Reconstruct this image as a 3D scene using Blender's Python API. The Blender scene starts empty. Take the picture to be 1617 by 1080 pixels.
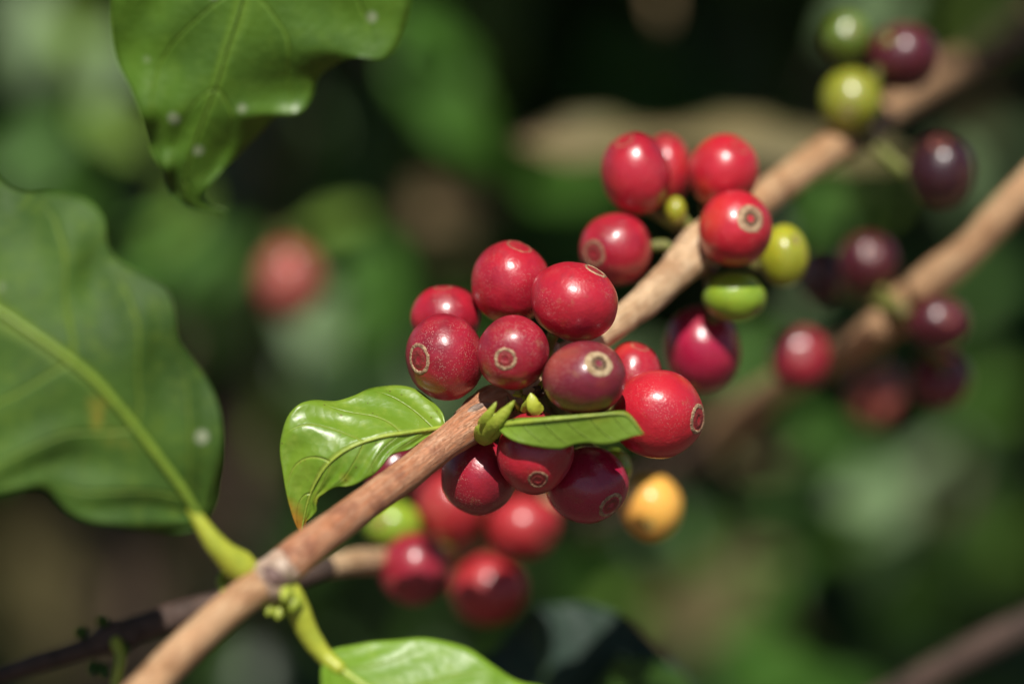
import bpy, math, random
from mathutils import Vector, Matrix, noise
random.seed(7)
S = bpy.context.scene
COL = S.collection
R = math.radians
V = Vector

# ------------------------------------------------------------------ camera, sky, sun, exposure
PITCH = R(15); FOCUS = 0.545; LENS = 105.0; SENS = 36.0
CAM = V((0, 0, 1.1))
RT = V((1, 0, 0)); FW = V((0, math.cos(PITCH), -math.sin(PITCH))); UP = V((0, math.sin(PITCH), math.cos(PITCH)))
cd = bpy.data.cameras.new('camera'); co = bpy.data.objects.new('camera', cd); COL.objects.link(co)
co.location = CAM; co.rotation_euler = (math.pi/2 - PITCH, 0, 0)
cd.lens = LENS; cd.sensor_width = SENS; cd.clip_start = 0.02; cd.clip_end = 200
cd.dof.use_dof = True; cd.dof.focus_distance = FOCUS - 0.004; cd.dof.aperture_fstop = 3.55
S.camera = co
SUN_EL = R(61); SUN_AZ = R(2)       # behind the camera, high
SUN = V((math.sin(SUN_AZ)*math.cos(SUN_EL)*-1, -math.cos(SUN_AZ)*math.cos(SUN_EL), math.sin(SUN_EL)))
w = bpy.data.worlds.new('World'); S.world = w; w.use_nodes = True
nt = w.node_tree; sky = nt.nodes.new('ShaderNodeTexSky'); sky.sky_type = 'NISHITA'; sky.sun_disc = False
sky.sun_elevation = SUN_EL; sky.sun_rotation = math.pi + SUN_AZ
nt.links.new(sky.outputs[0], nt.nodes['Background'].inputs[0]); nt.nodes['Background'].inputs[1].default_value = 0.05
sl = bpy.data.lights.new('sun', 'SUN'); sl.energy = 5.0; sl.angle = R(0.53); sl.color = (1.0, 0.955, 0.88)
so = bpy.data.objects.new('sun', sl); COL.objects.link(so); so.rotation_euler = SUN.to_track_quat('Z', 'Y').to_euler()
S.view_settings.view_transform = 'Standard'; S.view_settings.look = 'None'; S.view_settings.gamma = 1
S.view_settings.use_curve_mapping = False; S.view_settings.exposure = 0.2
S.render.engine = 'CYCLES'
S.cycles.use_denoising = True; S.cycles.denoiser = 'OPENIMAGEDENOISE'
S.cycles.max_bounces = 8; S.cycles.sample_clamp_indirect = 4.0

# ------------------------------------------------------------------ geometry helpers
K = SENS/LENS/1617.0
def P(px, py, dz=0.0):
    """place a point by its bearing and its real distance beyond the cluster in focus"""
    D = FOCUS + dz
    return CAM + FW*D + RT*((px-808.5)*K*D) - UP*((py-540)*K*D)
def PX(n, dz=0.0): return n*K*(FOCUS+dz)        # a length of n photo pixels at that distance, in metres
def camdir(x, y, z): return (RT*x + UP*y - FW*z)  # x right, y up, z towards the camera
def depth(p): return (p-CAM).dot(FW) - FOCUS
def pix(p):
    d = p-CAM; D = d.dot(FW)
    if D <= 0.01: return (-9999, -9999)
    return (808.5 + d.dot(RT)/(K*D), 540 - d.dot(UP)/(K*D))

def catmull(pts, n):
    """n+1 points spaced evenly (by arc length) along a smooth curve; each point may carry extra numbers"""
    pts = [tuple(p) for p in pts]
    k = len(pts[0]); dense = []
    E = [tuple(2*a-b for a, b in zip(pts[0], pts[1]))] + pts + [tuple(2*a-b for a, b in zip(pts[-1], pts[-2]))]
    for i in range(1, len(E)-2):
        for j in range(12):
            t = j/12.0
            dense.append(tuple(0.5*(2*E[i][c] + (E[i+1][c]-E[i-1][c])*t + (2*E[i-1][c]-5*E[i][c]+4*E[i+1][c]-E[i+2][c])*t*t
                         + (3*E[i][c]-E[i-1][c]-3*E[i+1][c]+E[i+2][c])*t**3) for c in range(k)))
    dense.append(pts[-1])
    acc = [0]
    for a, b in zip(dense, dense[1:]): acc.append(acc[-1] + (V(b[:3])-V(a[:3])).length)
    out = []; j = 0
    for i in range(n+1):
        s = acc[-1]*i/n
        while j < len(acc)-2 and acc[j+1] < s: j += 1
        f = (s-acc[j])/max(1e-12, acc[j+1]-acc[j]); f = min(1, max(0, f))
        out.append(tuple(a+(b-a)*f for a, b in zip(dense[j], dense[j+1])))
    return out

def mesh_obj(name, verts, faces, mat, parent=None, uvs=None, org=None, smooth=True):
    if org is not None: verts = [v-org for v in verts]
    me = bpy.data.meshes.new(name); me.from_pydata([tuple(v) for v in verts], [], faces)
    if uvs:
        uv = me.uv_layers.new(name='UVMap')
        for l in me.loops: uv.data[l.index].uv = uvs[l.vertex_index]
    me.materials.append(mat)
    if smooth: me.polygons.foreach_set('use_smooth', [True]*len(me.polygons))
    me.update()
    o = bpy.data.objects.new(name, me); COL.objects.link(o)
    if parent: o.parent = parent
    return o
def empty(name, loc, label=None, cat=None, group=None, kind=None):
    o = bpy.data.objects.new(name, None); COL.objects.link(o); o.location = loc; o.empty_display_size = .01
    return tag(o, label, cat, group, kind)
def tag(o, label=None, cat=None, group=None, kind=None):
    if label: o['label'] = label
    if cat: o['category'] = cat
    if group: o['group'] = group
    if kind: o['kind'] = kind
    return o

def tube_data(path, seg=16, n=40, rough=0.0, seed=0, cap=True, lump=60.0):
    """path of (x,y,z,radius); returns verts, faces, uvs"""
    c = catmull(path, n); vs = []; fs = []; uv = []
    pts = [V(q[:3]) for q in c]
    T = (pts[1]-pts[0]).normalized(); N = T.orthogonal().normalized()
    L = 0
    for i, p in enumerate(pts):
        t = (pts[min(i+1, n)]-pts[max(i-1, 0)]).normalized()
        N = (N - t*N.dot(t)).normalized(); B = t.cross(N)
        if i: L += (p-pts[i-1]).length
        for j in range(seg+1):
            a = 2*math.pi*j/seg
            d = N*math.cos(a)+B*math.sin(a)
            r = c[i][3]
            if rough:
                q = (p + d*r)*lump*8
                r *= 1 + rough*(noise.noise(q*0.35 + V((seed, 0, 0))) + 0.5*noise.noise(q + V((0, seed, 0))))
            vs.append(p + d*r); uv.append((L*40, j/seg))
    m = seg+1
    for i in range(n):
        for j in range(seg):
            fs.append((i*m+j, i*m+j+1, (i+1)*m+j+1, (i+1)*m+j))
    if cap:
        for base, i, rev in ((0, 0, True), (n*m, n, False)):
            k = len(vs); vs.append(pts[i] + ((pts[i]-pts[i-1] if i else pts[0]-pts[1]).normalized()*c[i][3]*0.35)); uv.append((0, 0))
            for j in range(seg):
                fs.append((base+j+1, base+j, k) if rev else (base+j, base+j+1, k))
    return vs, fs, uv
def tube(name, path, mat, parent=None, seg=16, n=40, rough=0.0, seed=0):
    v, f, u = tube_data(path, seg, n, rough, seed)
    o_ = None
    if parent:
        o_ = parent.location.copy()
        if parent.parent: o_ = o_ + parent.parent.location
    return mesh_obj(name, v, f, mat, parent, u, o_)

# ------------------------------------------------------------------ node helpers
class NB:
    def __init__(s, name):
        s.m = bpy.data.materials.new(name); s.m.use_nodes = True; s.t = s.m.node_tree; s.b = s.t.nodes['Principled BSDF']
        s.out = s.t.nodes['Material Output']
    def n(s, typ, **kw):
        x = s.t.nodes.new('ShaderNode'+typ)
        for k, v in kw.items():
            if k.startswith('i_'):
                key = k[2:]; key = int(key) if key.isdigit() else key.replace('_', ' ')
                s.put(x.inputs[key], v)
            else: setattr(x, k, v)
        return x
    def put(s, sock, v):
        if isinstance(v, bpy.types.NodeSocket): s.t.links.new(v, sock)
        else: sock.default_value = v
    def math(s, op, a, b=0.0, c=0.0):
        x = s.n('Math', operation=op); s.put(x.inputs[0], a); s.put(x.inputs[1], b); s.put(x.inputs[2], c); return x.outputs[0]
    def mix(s, f, a, b, bt='MIX'):
        x = s.n('Mix', data_type='RGBA', blend_type=bt); s.put(x.inputs[0], f)
        s.put(x.inputs[6], a if isinstance(a, bpy.types.NodeSocket) else (*a, 1)); s.put(x.inputs[7], b if isinstance(b, bpy.types.NodeSocket) else (*b, 1)); return x.outputs[2]
    def ramp(s, f, lo, hi):
        x = s.n('MapRange', interpolation_type='SMOOTHSTEP'); s.put(x.inputs[0], f); x.inputs[1].default_value = lo; x.inputs[2].default_value = hi
        return x.outputs[0]
    def coord(s):
        tc = s.n('TexCoord'); oi = s.n('ObjectInfo')
        a = s.n('VectorMath', operation='SCALE'); s.put(a.inputs[0], (1.0, 2.3, -1.7)); s.put(a.inputs['Scale'], oi.outputs['Random'])
        b = s.n('VectorMath', operation='ADD'); s.put(b.inputs[0], tc.outputs['Object']); s.put(b.inputs[1], a.outputs[0]); return b.outputs[0]
    def noise(s, vec, scale, detail=3, rough=.5):
        x = s.n('TexNoise'); s.put(x.inputs['Vector'], vec); x.inputs['Scale'].default_value = scale; x.inputs['Detail'].default_value = detail
        x.inputs['Roughness'].default_value = rough; return x.outputs['Fac']
    def vor(s, vec, scale, rnd=1.0):
        x = s.n('TexVoronoi'); s.put(x.inputs['Vector'], vec); x.inputs['Scale'].default_value = scale; x.inputs['Randomness'].default_value = rnd; return x
    def bump(s, h, dist, strength=1.0, prev=None):
        x = s.n('Bump'); x.inputs['Distance'].default_value = dist; x.inputs['Strength'].default_value = strength; s.put(x.inputs['Height'], h)
        if prev is not None: s.put(x.inputs['Normal'], prev)
        return x.outputs[0]
    def set(s, **kw):
        for k, v in kw.items():
            k = k.replace('_', ' ')
            if isinstance(v, tuple) and len(v) == 3 and k != 'Normal' and k != 'Subsurface Radius': v = (*v, 1)
            s.put(s.b.inputs[k], v)
        return s.m

def cherry_mat(name, col, dark, blotch=.5, dust=.5, rough=.27, warm=None):
    dust *= .55
    b = NB(name); c = b.coord()
    n1 = b.noise(c, 90, 3); n2 = b.noise(c, 420, 4, .6); n3 = b.noise(c, 1800, 3)
    f = b.ramp(n1, .45, .72)
    base = b.mix(b.math('MULTIPLY', f, blotch), col, dark)
    if warm: base = b.mix(b.math('MULTIPLY', b.ramp(b.noise(c, 70, 2), .55, .75), .8), base, warm)
    base = b.mix(b.math('MULTIPLY', b.ramp(n2, .52, .75), .35), base, dark)
    # russet scuffs
    sc = b.ramp(b.noise(c, 300, 7, .75), .58, .70)
    base = b.mix(b.math('MULTIPLY', sc, .25+.3*blotch), base, (.30, .13, .06))
    # pale specks of dust
    v = b.vor(c, 2700); v2 = b.vor(c, 1250)
    sp = b.math('SUBTRACT', 1.0, b.ramp(v.outputs['Distance'], .14, .34))
    msk = b.ramp(b.noise(c, 150, 3), .42, .62)
    sp = b.math('MULTIPLY', b.math('MULTIPLY', sp, msk), dust)
    sp2 = b.math('MULTIPLY', b.math('SUBTRACT', 1.0, b.ramp(v2.outputs['Distance'], .05, .12)), dust*.45)
    spk = b.math('MAXIMUM', sp, sp2)
    base = b.mix(spk, base, (.56, .34, .27))
    ro = b.math('ADD', rough, b.math('ADD', b.math('MULTIPLY', n2, .12), b.math('MULTIPLY', spk, .25)))
    h = b.bump(n3, .00012, .5, b.bump(n2, .0004, .35))
    h = b.bump(spk, .00008, .5, h)
    return b.set(Base_Color=base, Roughness=ro, Normal=h, Coat_Weight=.5, Coat_Roughness=.20, Subsurface_Weight=.12,
                 Subsurface_Radius=(1.0, .18, .12), Subsurface_Scale=.0015, Specular_IOR_Level=.5)

def leaf_mat(name, col, vein, dark, spots=.4, rough=.33, trans=.25, nv=9.0, sheen_spots=0.0, rust=.0, veinw=.05, coat=.15, spec=.5, vs=.55):
    b = NB(name); c = b.coord(); uvn = b.n('UVMap'); sx = b.n('SeparateXYZ'); b.put(sx.inputs[0], uvn.outputs[0])
    u = sx.outputs[0]; v = b.math('ABSOLUTE', b.math('SUBTRACT', b.math('MULTIPLY', sx.outputs[1], 2.0), 1.0))
    t = b.math('SUBTRACT', b.math('MULTIPLY', u, nv), b.math('MULTIPLY', b.math('POWER', v, 1.35), 1.5))
    t = b.math('ADD', t, b.math('MULTIPLY', b.noise(c, 60, 2), .25))
    fr = b.math('ABSOLUTE', b.math('SUBTRACT', b.math('FRACT', t), .5))
    side = b.math('SUBTRACT', 1.0, b.ramp(fr, .0, veinw))
    side = b.math('MULTIPLY', side, b.math('SUBTRACT', 1.0, b.ramp(v, .62, .95)))
    mid = b.math('SUBTRACT', 1.0, b.ramp(v, .02, .09))
    n1 = b.noise(c, 55, 3); n2 = b.noise(c, 400, 4, .6); net = b.vor(c, 700)
    base = b.mix(b.ramp(n1, .35, .7), col, dark)
    base = b.mix(b.math('MULTIPLY', b.ramp(n2, .45, .8), .35), base, vein)
    base = b.mix(b.math('MULTIPLY', side, vs), base, vein)
    base = b.mix(b.math('MULTIPLY', mid, .7), base, vein)
    # yellowing and brown marks
    y = b.ramp(b.noise(c, 75, 3), .66, .78)
    base = b.mix(b.math('MULTIPLY', y, .9*spots), base, (.42, .30, .03))
    br = b.ramp(b.noise(c, 260, 5, .7), .66, .73)
    base = b.mix(b.math('MULTIPLY', br, spots), base, (.14, .07, .02))
    dt = b.math('SUBTRACT', 1.0, b.ramp(b.vor(c, 520).outputs['Distance'], .06, .12))
    base = b.mix(b.math('MULTIPLY', dt, spots), base, (.10, .05, .02))
    if rust:
        g = b.ramp(b.math('ADD', u, b.math('MULTIPLY', b.noise(c, 220, 4), .25)), .98, 1.10)
        base = b.mix(b.math('MULTIPLY', g, rust), base, (.42, .16, .02))
    if sheen_spots:  # pale sheen spots painted into the leaf colour
        wv = b.vor(c, 105); q = b.math('SUBTRACT', 1.0, b.ramp(wv.outputs['Distance'], .08, .17))
        q = b.math('MULTIPLY', q, b.ramp(b.noise(c, 50, 1), .42, .52))
        base = b.mix(b.math('MULTIPLY', q, sheen_spots), base, (.45, .48, .33))
    h = b.bump(b.math('ADD', side, mid), .0005, .6)
    h = b.bump(net.outputs['Distance'], .00025, .35, h)
    h = b.bump(n1, .002, .25, h)
    ro = b.math('ADD', rough, b.math('MULTIPLY', n2, .15))
    b.set(Base_Color=base, Roughness=ro, Normal=h, Specular_IOR_Level=spec, Coat_Weight=coat, Coat_Roughness=.22)
    tr = b.n('BsdfTranslucent'); b.put(tr.inputs[0], b.mix(.5, base, (.35, .55, .04)))
    ms = b.n('MixShader'); ms.inputs[0].default_value = trans
    b.t.links.new(b.b.outputs[0], ms.inputs[1]); b.t.links.new(tr.outputs[0], ms.inputs[2]); b.t.links.new(ms.outputs[0], b.out.inputs[0])
    return b.m

def bark_mat(name, col, dark, pale, rough=.55):
    b = NB(name); c = b.coord(); uvn = b.n('UVMap')
    mp = b.n('Mapping'); b.put(mp.inputs[0], uvn.outputs[0]); mp.inputs['Scale'].default_value = (1.2, 9, 1)
    s1 = b.noise(mp.outputs[0], 3.0, 5, .6); n1 = b.noise(c, 150, 4, .6); n2 = b.noise(c, 900, 4, .65)
    base = b.mix(b.ramp(s1, .35, .68), col, pale)
    base = b.mix(b.math('MULTIPLY', b.ramp(n1, .46, .66), .75), base, dark)
    base = b.mix(b.math('MULTIPLY', b.ramp(n2, .55, .72), .5), base, pale)
    sp = b.math('SUBTRACT', 1.0, b.ramp(b.vor(c, 800).outputs['Distance'], .05, .14))
    cr = b.math('SUBTRACT', 1.0, b.ramp(b.math('ABSOLUTE', b.math('SUBTRACT', b.noise(mp.outputs[0], 6.0, 6, .7), .5)), .0, .025))
    base = b.mix(b.math('MULTIPLY', cr, .5), base, dark)
    base = b.mix(b.math('MULTIPLY', sp, .4), base, (.55, .42, .34))
    h = b.bump(s1, .0008, .6, b.bump(n2, .0004, .6)); h = b.bump(cr, -.0003, .6, h)
    return b.set(Base_Color=base, Roughness=rough, Normal=h, Specular_IOR_Level=.4)

def plain_mat(name, col, dark, scale=300, rough=.5, bump=.0003, trans=0):
    b = NB(name); c = b.coord(); n1 = b.noise(c, scale, 4, .6)
    h = b.bump(b.noise(c, scale*3, 3), bump, .6)
    b.set(Base_Color=b.mix(b.ramp(n1, .3, .7), col, dark), Roughness=rough, Normal=h)
    if trans:
        tr = b.n('BsdfTranslucent'); tr.inputs[0].default_value = (*col, 1)
        ms = b.n('MixShader'); ms.inputs[0].default_value = trans
        b.t.links.new(b.b.outputs[0], ms.inputs[1]); b.t.links.new(tr.outputs[0], ms.inputs[2]); b.t.links.new(ms.outputs[0], b.out.inputs[0])
    return b.m

M = dict(
    red=cherry_mat('ripe_red_skin', (.43, .013, .030), (.17, .009, .022), .6, .6, .29, (.56, .035, .018)),
    bright=cherry_mat('bright_red_skin', (.50, .015, .030), (.30, .010, .024), .5, .6, .28, (.60, .045, .02)),
    deep=cherry_mat('deep_red_skin', (.34, .012, .030), (.13, .010, .020), .9, .9, .31),
    dusky=cherry_mat('dusky_purple_skin', (.17, .012, .028), (.085, .022, .022), 1.0, .9, .34, (.34, .06, .04)),
    crimson=cherry_mat('crimson_skin', (.36, .010, .045), (.16, .006, .022), .5, .2, .22),
    orange=cherry_mat('brick_red_skin', (.40, .020, .026), (.24, .010, .020), .6, .2, .38),
    maroon=cherry_mat('maroon_skin', (.16, .010, .024), (.06, .006, .012), .6, .2, .26),
    black=cherry_mat('overripe_purple_skin', (.032, .006, .011), (.016, .004, .007), .6, .2, .26),
    brown=cherry_mat('brownish_pink_skin', (.34, .075, .055), (.30, .06, .045), .2, .1, .45),
    green=cherry_mat('unripe_green_skin', (.28, .40, .025), (.16, .28, .02), .6, .1, .28, (.42, .42, .03)),
    ygreen=cherry_mat('turning_yellow_green_skin', (.36, .36, .02), (.22, .24, .02), .6, .1, .32),
    shade_green=cherry_mat('shaded_green_skin', (.10, .15, .014), (.09, .14, .012), .6, .1, .35),  # darkened green: shade at the upper right put into the skin colour
    yellow=cherry_mat('turning_yellow_skin', (.82, .43, .075), (.76, .30, .06), .7, .1, .33, (.76, .50, .12)),
    ring=plain_mat('corky_tan_ring', (.50, .34, .20), (.20, .09, .05), 900, .75, .0006),
    ring3=plain_mat('corky_pale_ring', (.60, .46, .28), (.30, .19, .09), 900, .8, .0008),
    ring2=plain_mat('corky_brown_ring', (.36, .21, .12), (.16, .06, .035), 900, .75, .0006),
    ringred=plain_mat('navel_red', (.30, .025, .030), (.16, .03, .025), 900, .5, .0003),
    pit=plain_mat('navel_brown', (.24, .14, .07), (.04, .02, .012), 1600, .8, .0008),
    gpit=plain_mat('navel_green_brown', (.34, .30, .10), (.16, .10, .03), 900, .7, .0005),
    stalk=plain_mat('stalk_green', (.20, .24, .04), (.12, .08, .03), 400, .6),
    leafA=leaf_mat('young_leaf_green', (.20, .32, .028), (.38, .46, .07), (.14, .26, .018), .75, .30, .22, 5.5, 0, .9),
    leafB=leaf_mat('small_leaf_green', (.20, .32, .03), (.27, .38, .05), (.15, .25, .022), .3, .36, .25, 7, .5, veinw=.05),
    leafL=leaf_mat('mature_leaf_green', (.060, .128, .014), (.16, .24, .025), (.038, .085, .012), .5, .58, .2, 7, .65, veinw=.05, coat=0, spec=.3, vs=.7),
    leafT=leaf_mat('hanging_leaf_green', (.095, .20, .012), (.15, .27, .02), (.060, .135, .010), .3, .44, .25, 6, .55, veinw=.04, coat=.08),
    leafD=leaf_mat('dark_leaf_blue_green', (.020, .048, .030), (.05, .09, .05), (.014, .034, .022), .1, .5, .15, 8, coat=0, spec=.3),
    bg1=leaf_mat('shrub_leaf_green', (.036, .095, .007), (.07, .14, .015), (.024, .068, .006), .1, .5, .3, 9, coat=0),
    pale=leaf_mat('leaf_sheen_pale_green', (.20, .31, .13), (.28, .38, .18), (.15, .25, .10), .1, .4, .3, 9, coat=0),  # leaf sheen painted as a paler base colour
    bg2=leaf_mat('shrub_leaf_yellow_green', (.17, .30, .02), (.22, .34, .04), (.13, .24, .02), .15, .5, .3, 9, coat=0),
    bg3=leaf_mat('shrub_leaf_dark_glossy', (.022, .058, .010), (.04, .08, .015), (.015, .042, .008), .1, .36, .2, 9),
    bg4=leaf_mat('shrub_leaf_lit_green', (.075, .20, .018), (.11, .25, .03), (.055, .16, .014), .1, .45, .3, 9, coat=0),  # brighter green: sunlight put into the leaf colour for lit patches
    leafC=leaf_mat('shiny_leaf_green', (.17, .31, .022), (.30, .42, .05), (.13, .25, .016), .3, .36, .22, 6, 0, 0, coat=.15),
    dmaroon=cherry_mat('dark_maroon_skin', (.075, .005, .012), (.035, .003, .007), .6, .2, .3),
    shade_ygreen=cherry_mat('shaded_yellow_green_skin', (.24, .25, .015), (.16, .18, .012), .6, .1, .38),  # darker yellow-green, with the upper right shade put into the colour
    purple=plain_mat('scar_purple_grey', (.20, .12, .10), (.09, .05, .045), 500, .6),
    faint=plain_mat('faint_brown_ring', (.42, .16, .09), (.24, .04, .03), 900, .6, .0005),
    dry=leaf_mat('dry_leaf_tan', (.30, .21, .10), (.38, .28, .15), (.20, .13, .06), .5, .6, .15, 9),
    olive=leaf_mat('dead_leaf_olive_tan', (.16, .13, .05), (.22, .17, .08), (.11, .10, .035), .5, .6, .15, 9, coat=0),
    midrib=plain_mat('midrib_yellow_green', (.34, .42, .05), (.24, .33, .04), 300, .42),
    midrib2=plain_mat('midrib_green', (.20, .30, .03), (.15, .24, .025), 300, .45),
    midribT=plain_mat('midrib_dull_green', (.095, .19, .018), (.08, .15, .015), 300, .45),
    petiole=plain_mat('petiole_green', (.40, .43, .04), (.30, .35, .035), 250, .42),
    bud=plain_mat('bud_yellow_green', (.44, .50, .06), (.28, .36, .03), 500, .45, .0003, .2),
    bark1=bark_mat('bark_orange_brown', (.46, .18, .080), (.24, .085, .045), (.54, .30, .18)),
    bark2=bark_mat('bark_tan', (.54, .29, .14), (.34, .16, .07), (.60, .40, .23)),
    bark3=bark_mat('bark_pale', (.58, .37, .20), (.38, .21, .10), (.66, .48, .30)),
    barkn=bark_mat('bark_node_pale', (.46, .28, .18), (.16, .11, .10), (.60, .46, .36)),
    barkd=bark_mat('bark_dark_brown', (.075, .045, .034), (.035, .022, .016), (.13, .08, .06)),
    barkg=bark_mat('bark_grey_brown', (.16, .10, .065), (.08, .05, .035), (.24, .16, .11)),
    soil=plain_mat('soil_brown', (.085, .055, .034), (.045, .03, .018), 9, .9, .02),
    white=plain_mat('pale_tan', (.52, .40, .31), (.36, .25, .18), 600, .4),
)

# ------------------------------------------------------------------ ground
def ground():
    vs = []; fs = []; n = 60
    def ax(i): 
        t = (i/n)*2-1; return math.copysign(abs(t)**2.2*60, t)
    for j in range(n+1):
        for i in range(n+1):
            x, y = ax(i), ax(j)+2
            vs.append(V((x, y, 0.03*noise.noise(V((x*1.7, y*1.7, 0))) + .02*noise.noise(V((x*6, y*6, 3))))))
    for j in range(n):
        for i in range(n): fs.append((j*(n+1)+i, j*(n+1)+i+1, (j+1)*(n+1)+i+1, (j+1)*(n+1)+i))
    o = mesh_obj('ground', vs, fs, M['soil']); o['kind'] = 'structure'
ground()

# ------------------------------------------------------------------ leaves
def blade(midp, ea, eb, nu=44, nv=12, bull=.0003, nveins=9, wav=0.0, cup=0.0, seed=0, thick=.00035):
    """blade from midrib and two edge polylines (world points); solid with a real thickness"""
    Mi = [V(q) for q in catmull(midp, nu)]; A = [V(q) for q in catmull(ea, nu)]; B = [V(q) for q in catmull(eb, nu)]
    grid = []; uv = []
    for i in range(nu+1):
        row = []
        wl = (A[i]-B[i]).length
        for j in range(2*nv+1):
            s = j/nv-1; e = A[i] if s < 0 else B[i]; a = abs(s)
            p = Mi[i].lerp(e, a)
            nrm = (A[i]-Mi[i]).cross(Mi[min(i+1, nu)]-Mi[max(i-1, 0)])
            nrm = nrm.normalized() if nrm.length > 1e-12 else -FW
            if nrm.dot(FW) > 0: nrm = -nrm
            u = i/nu; t = u*nveins - 1.5*a**1.35
            amp = min(1, wl/.012)
            h = bull*math.cos(2*math.pi*t)*-1*(a*(1-a*a*.6))*2
            h += cup*wl*math.sin(math.pi*a*.5)*.5
            h += wav*a*a*math.sin(u*17+seed+s*1.3)*amp + wav*.5*noise.noise(p*90+V((seed, 0, 0)))*a
            row.append(p + nrm*h*amp if 0 < i < nu else p); uv.append((u, j/(2*nv)))
        grid.append(row)
    m = 2*nv+1; vs = [p for r in grid for p in r]; fs = []
    # vertex normals for thickness
    top = len(vs); nr = []
    for i in range(nu+1):
        for j in range(m):
            a = grid[min(i+1, nu)][j]-grid[max(i-1, 0)][j]; b = grid[i][min(j+1, m-1)]-grid[i][max(j-1, 0)]
            q = a.cross(b); q = q.normalized() if q.length > 1e-14 else -FW
            if q.dot(FW) > 0 and False: q = -q
            nr.append(q)
    sgn = -1 if sum(q.dot(FW) for q in nr) > 0 else 1
    vs += [p - q*sgn*thick for p, q in zip(vs, nr)]; uv = uv+uv
    for i in range(nu):
        for j in range(m-1):
            a = i*m+j; fs.append((a, a+1, a+m+1, a+m)); fs.append((top+a, top+a+m, top+a+m+1, top+a+1))
    for i in range(nu):
        for j, d in ((0, 1), (m-1, -1)):
            a = i*m+j; b = a+m
            fs.append((a, b, top+b, top+a) if d == 1 else (b, a, top+a, top+b))
    return vs, fs, uv, grid

def hero_leaf(parent, midp, ea, eb, mat, mrib, rr, label=None, org=None, rib_off=.0002, **kw):
    vs, fs, uv, grid = blade(midp, ea, eb, **kw)
    o = mesh_obj('leaf', vs, fs, mat, parent, uv, parent.location)
    if label: o['label'] = label
    nv = (len(grid[0])-1)//2
    nu = len(grid)-1
    path = []
    for i in range(0, nu+1, 2):
        p = grid[i][nv]; path.append((*(p - FW*rib_off), max(.00012, rr*(1-.9*(i/nu)))))
    v, f, u = tube_data(path, 10, 40)
    mr = mesh_obj('midrib', v, f, mrib, o, u, parent.location)
    return o

def mat_from(x, z):
    x = x.normalized(); y = z.cross(x).normalized(); z = x.cross(y)
    return Matrix((x, y, z)).transposed().to_4x4()

def generic_leaf_mesh(name, L, W, mat, droop, wave, seed, nu=18, nv=4):
    vs = []; fs = []; uv = []
    for i in range(nu+1):
        u = i/nu
        wd = W*.5*(math.sin(math.pi*u**.85)**.8)*(1-.25*u) if 0 < u < 1 else .0004
        if u > .86: wd *= max(.12, 1-(u-.86)/.14*.8)
        x = L*u; zc = -droop*L*u*u
        for j in range(2*nv+1):
            s = j/nv-1
            z = zc + wave*abs(s)*math.sin(u*15+seed+(s > 0)*1.4)*W*.5 + .16*wd*abs(s) + .003*wd/W*math.cos(2*math.pi*(u*9-1.5*abs(s)))
            vs.append(V((x, s*wd*(1+.06*math.sin(u*15+seed)), z))); uv.append((u, j/(2*nv)))
    m = 2*nv+1
    for i in range(nu):
        for j in range(m-1):
            a = i*m+j; fs.append((a, a+1, a+m+1, a+m))
    k = len(vs); vs += [v-V((0, 0, .0004)) for v in vs]; uv = uv+uv
    fs += [tuple(k+q for q in reversed(f)) for f in fs]
    for i in range(nu):
        for j in (0, m-1):
            a = i*m+j; fs.append((a, a+m, k+a+m, k+a) if j == 0 else (a+m, a, k+a, k+a+m))
    me = bpy.data.meshes.new(name); me.from_pydata([tuple(v) for v in vs], [], fs)
    l = me.uv_layers.new(name='UVMap')
    for lp in me.loops: l.data[lp.index].uv = uv[lp.vertex_index]
    me.materials.append(mat); me.polygons.foreach_set('use_smooth', [True]*len(me.polygons)); me.update()
    return me

# ------------------------------------------------------------------ main branch
NODE = P(432, 905, -.030)
br = empty('coffee_branch', P(200, 1110, -.046), 'main orange-brown coffee branch rising diagonally through the sharp cherry cluster', 'branch')
def pth(lst): return [(*P(x, y, d), PX(r, d)) for x, y, d, r in lst]
tube('internode', pth([(-500, 1700, -.08, 30), (150, 1160, -.052, 29), (270, 1045, -.042, 28.5), (350, 970, -.037, 28), (412, 922, -.032, 29), (428, 908, -.030, 29)]), M['bark2'], br, 24, 90, .05, 1)['label'] = 'tan lower stretch of the branch'
tube('node', pth([(408, 926, -.033, 30), (424, 914, -.0315, 35), (440, 903, -.030, 36), (456, 891, -.029, 31)]), M['barkn'], br, 28, 30, .30, 2)['label'] = 'pale scarred leaf joint'
tube('internode', pth([(452, 893, -.029, 33), (490, 862, -.026, 30), (560, 808, -.019, 27), (640, 750, -.011, 25.5), (700, 703, -.006, 26), (738, 676, -.003, 29), (762, 662, -.001, 29)]), M['bark1'], br, 24, 90, .05, 3)['label'] = 'orange-brown stretch below the cluster'
tube('node', pth([(735, 672, .000, 27), (762, 655, .002, 33), (790, 640, .004, 34), (820, 620, .006, 30)]), M['bark1'], br, 24, 30, .18, 4)
tube('internode', pth([(800, 632, .004, 27), (880, 575, .009, 24), (945, 530, .013, 25), (985, 503, .016, 24), (1040, 455, .021, 26), (1085, 412, .025, 31), (1110, 388, .028, 38)]), M['bark3'], br, 24, 90, .13, 5)['label'] = 'pale tan stretch above the cluster'
tube('node', pth([(1085, 410, .026, 34), (1112, 388, .029, 40), (1145, 362, .032, 36)]), M['bark3'], br, 20, 20, .14, 6)
tube('internode', pth([(1125, 375, .032, 28), (1200, 318, .048, 26), (1265, 270, .062, 27), (1325, 228, .076, 28)]), M['bark2'], br, 20, 60, .10, 7)
tube('node', pth([(1315, 236, .075, 28), (1350, 210, .083, 33), (1385, 188, .092, 26)]), M['barkg'], br, 20, 20, .12, 8)
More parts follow.
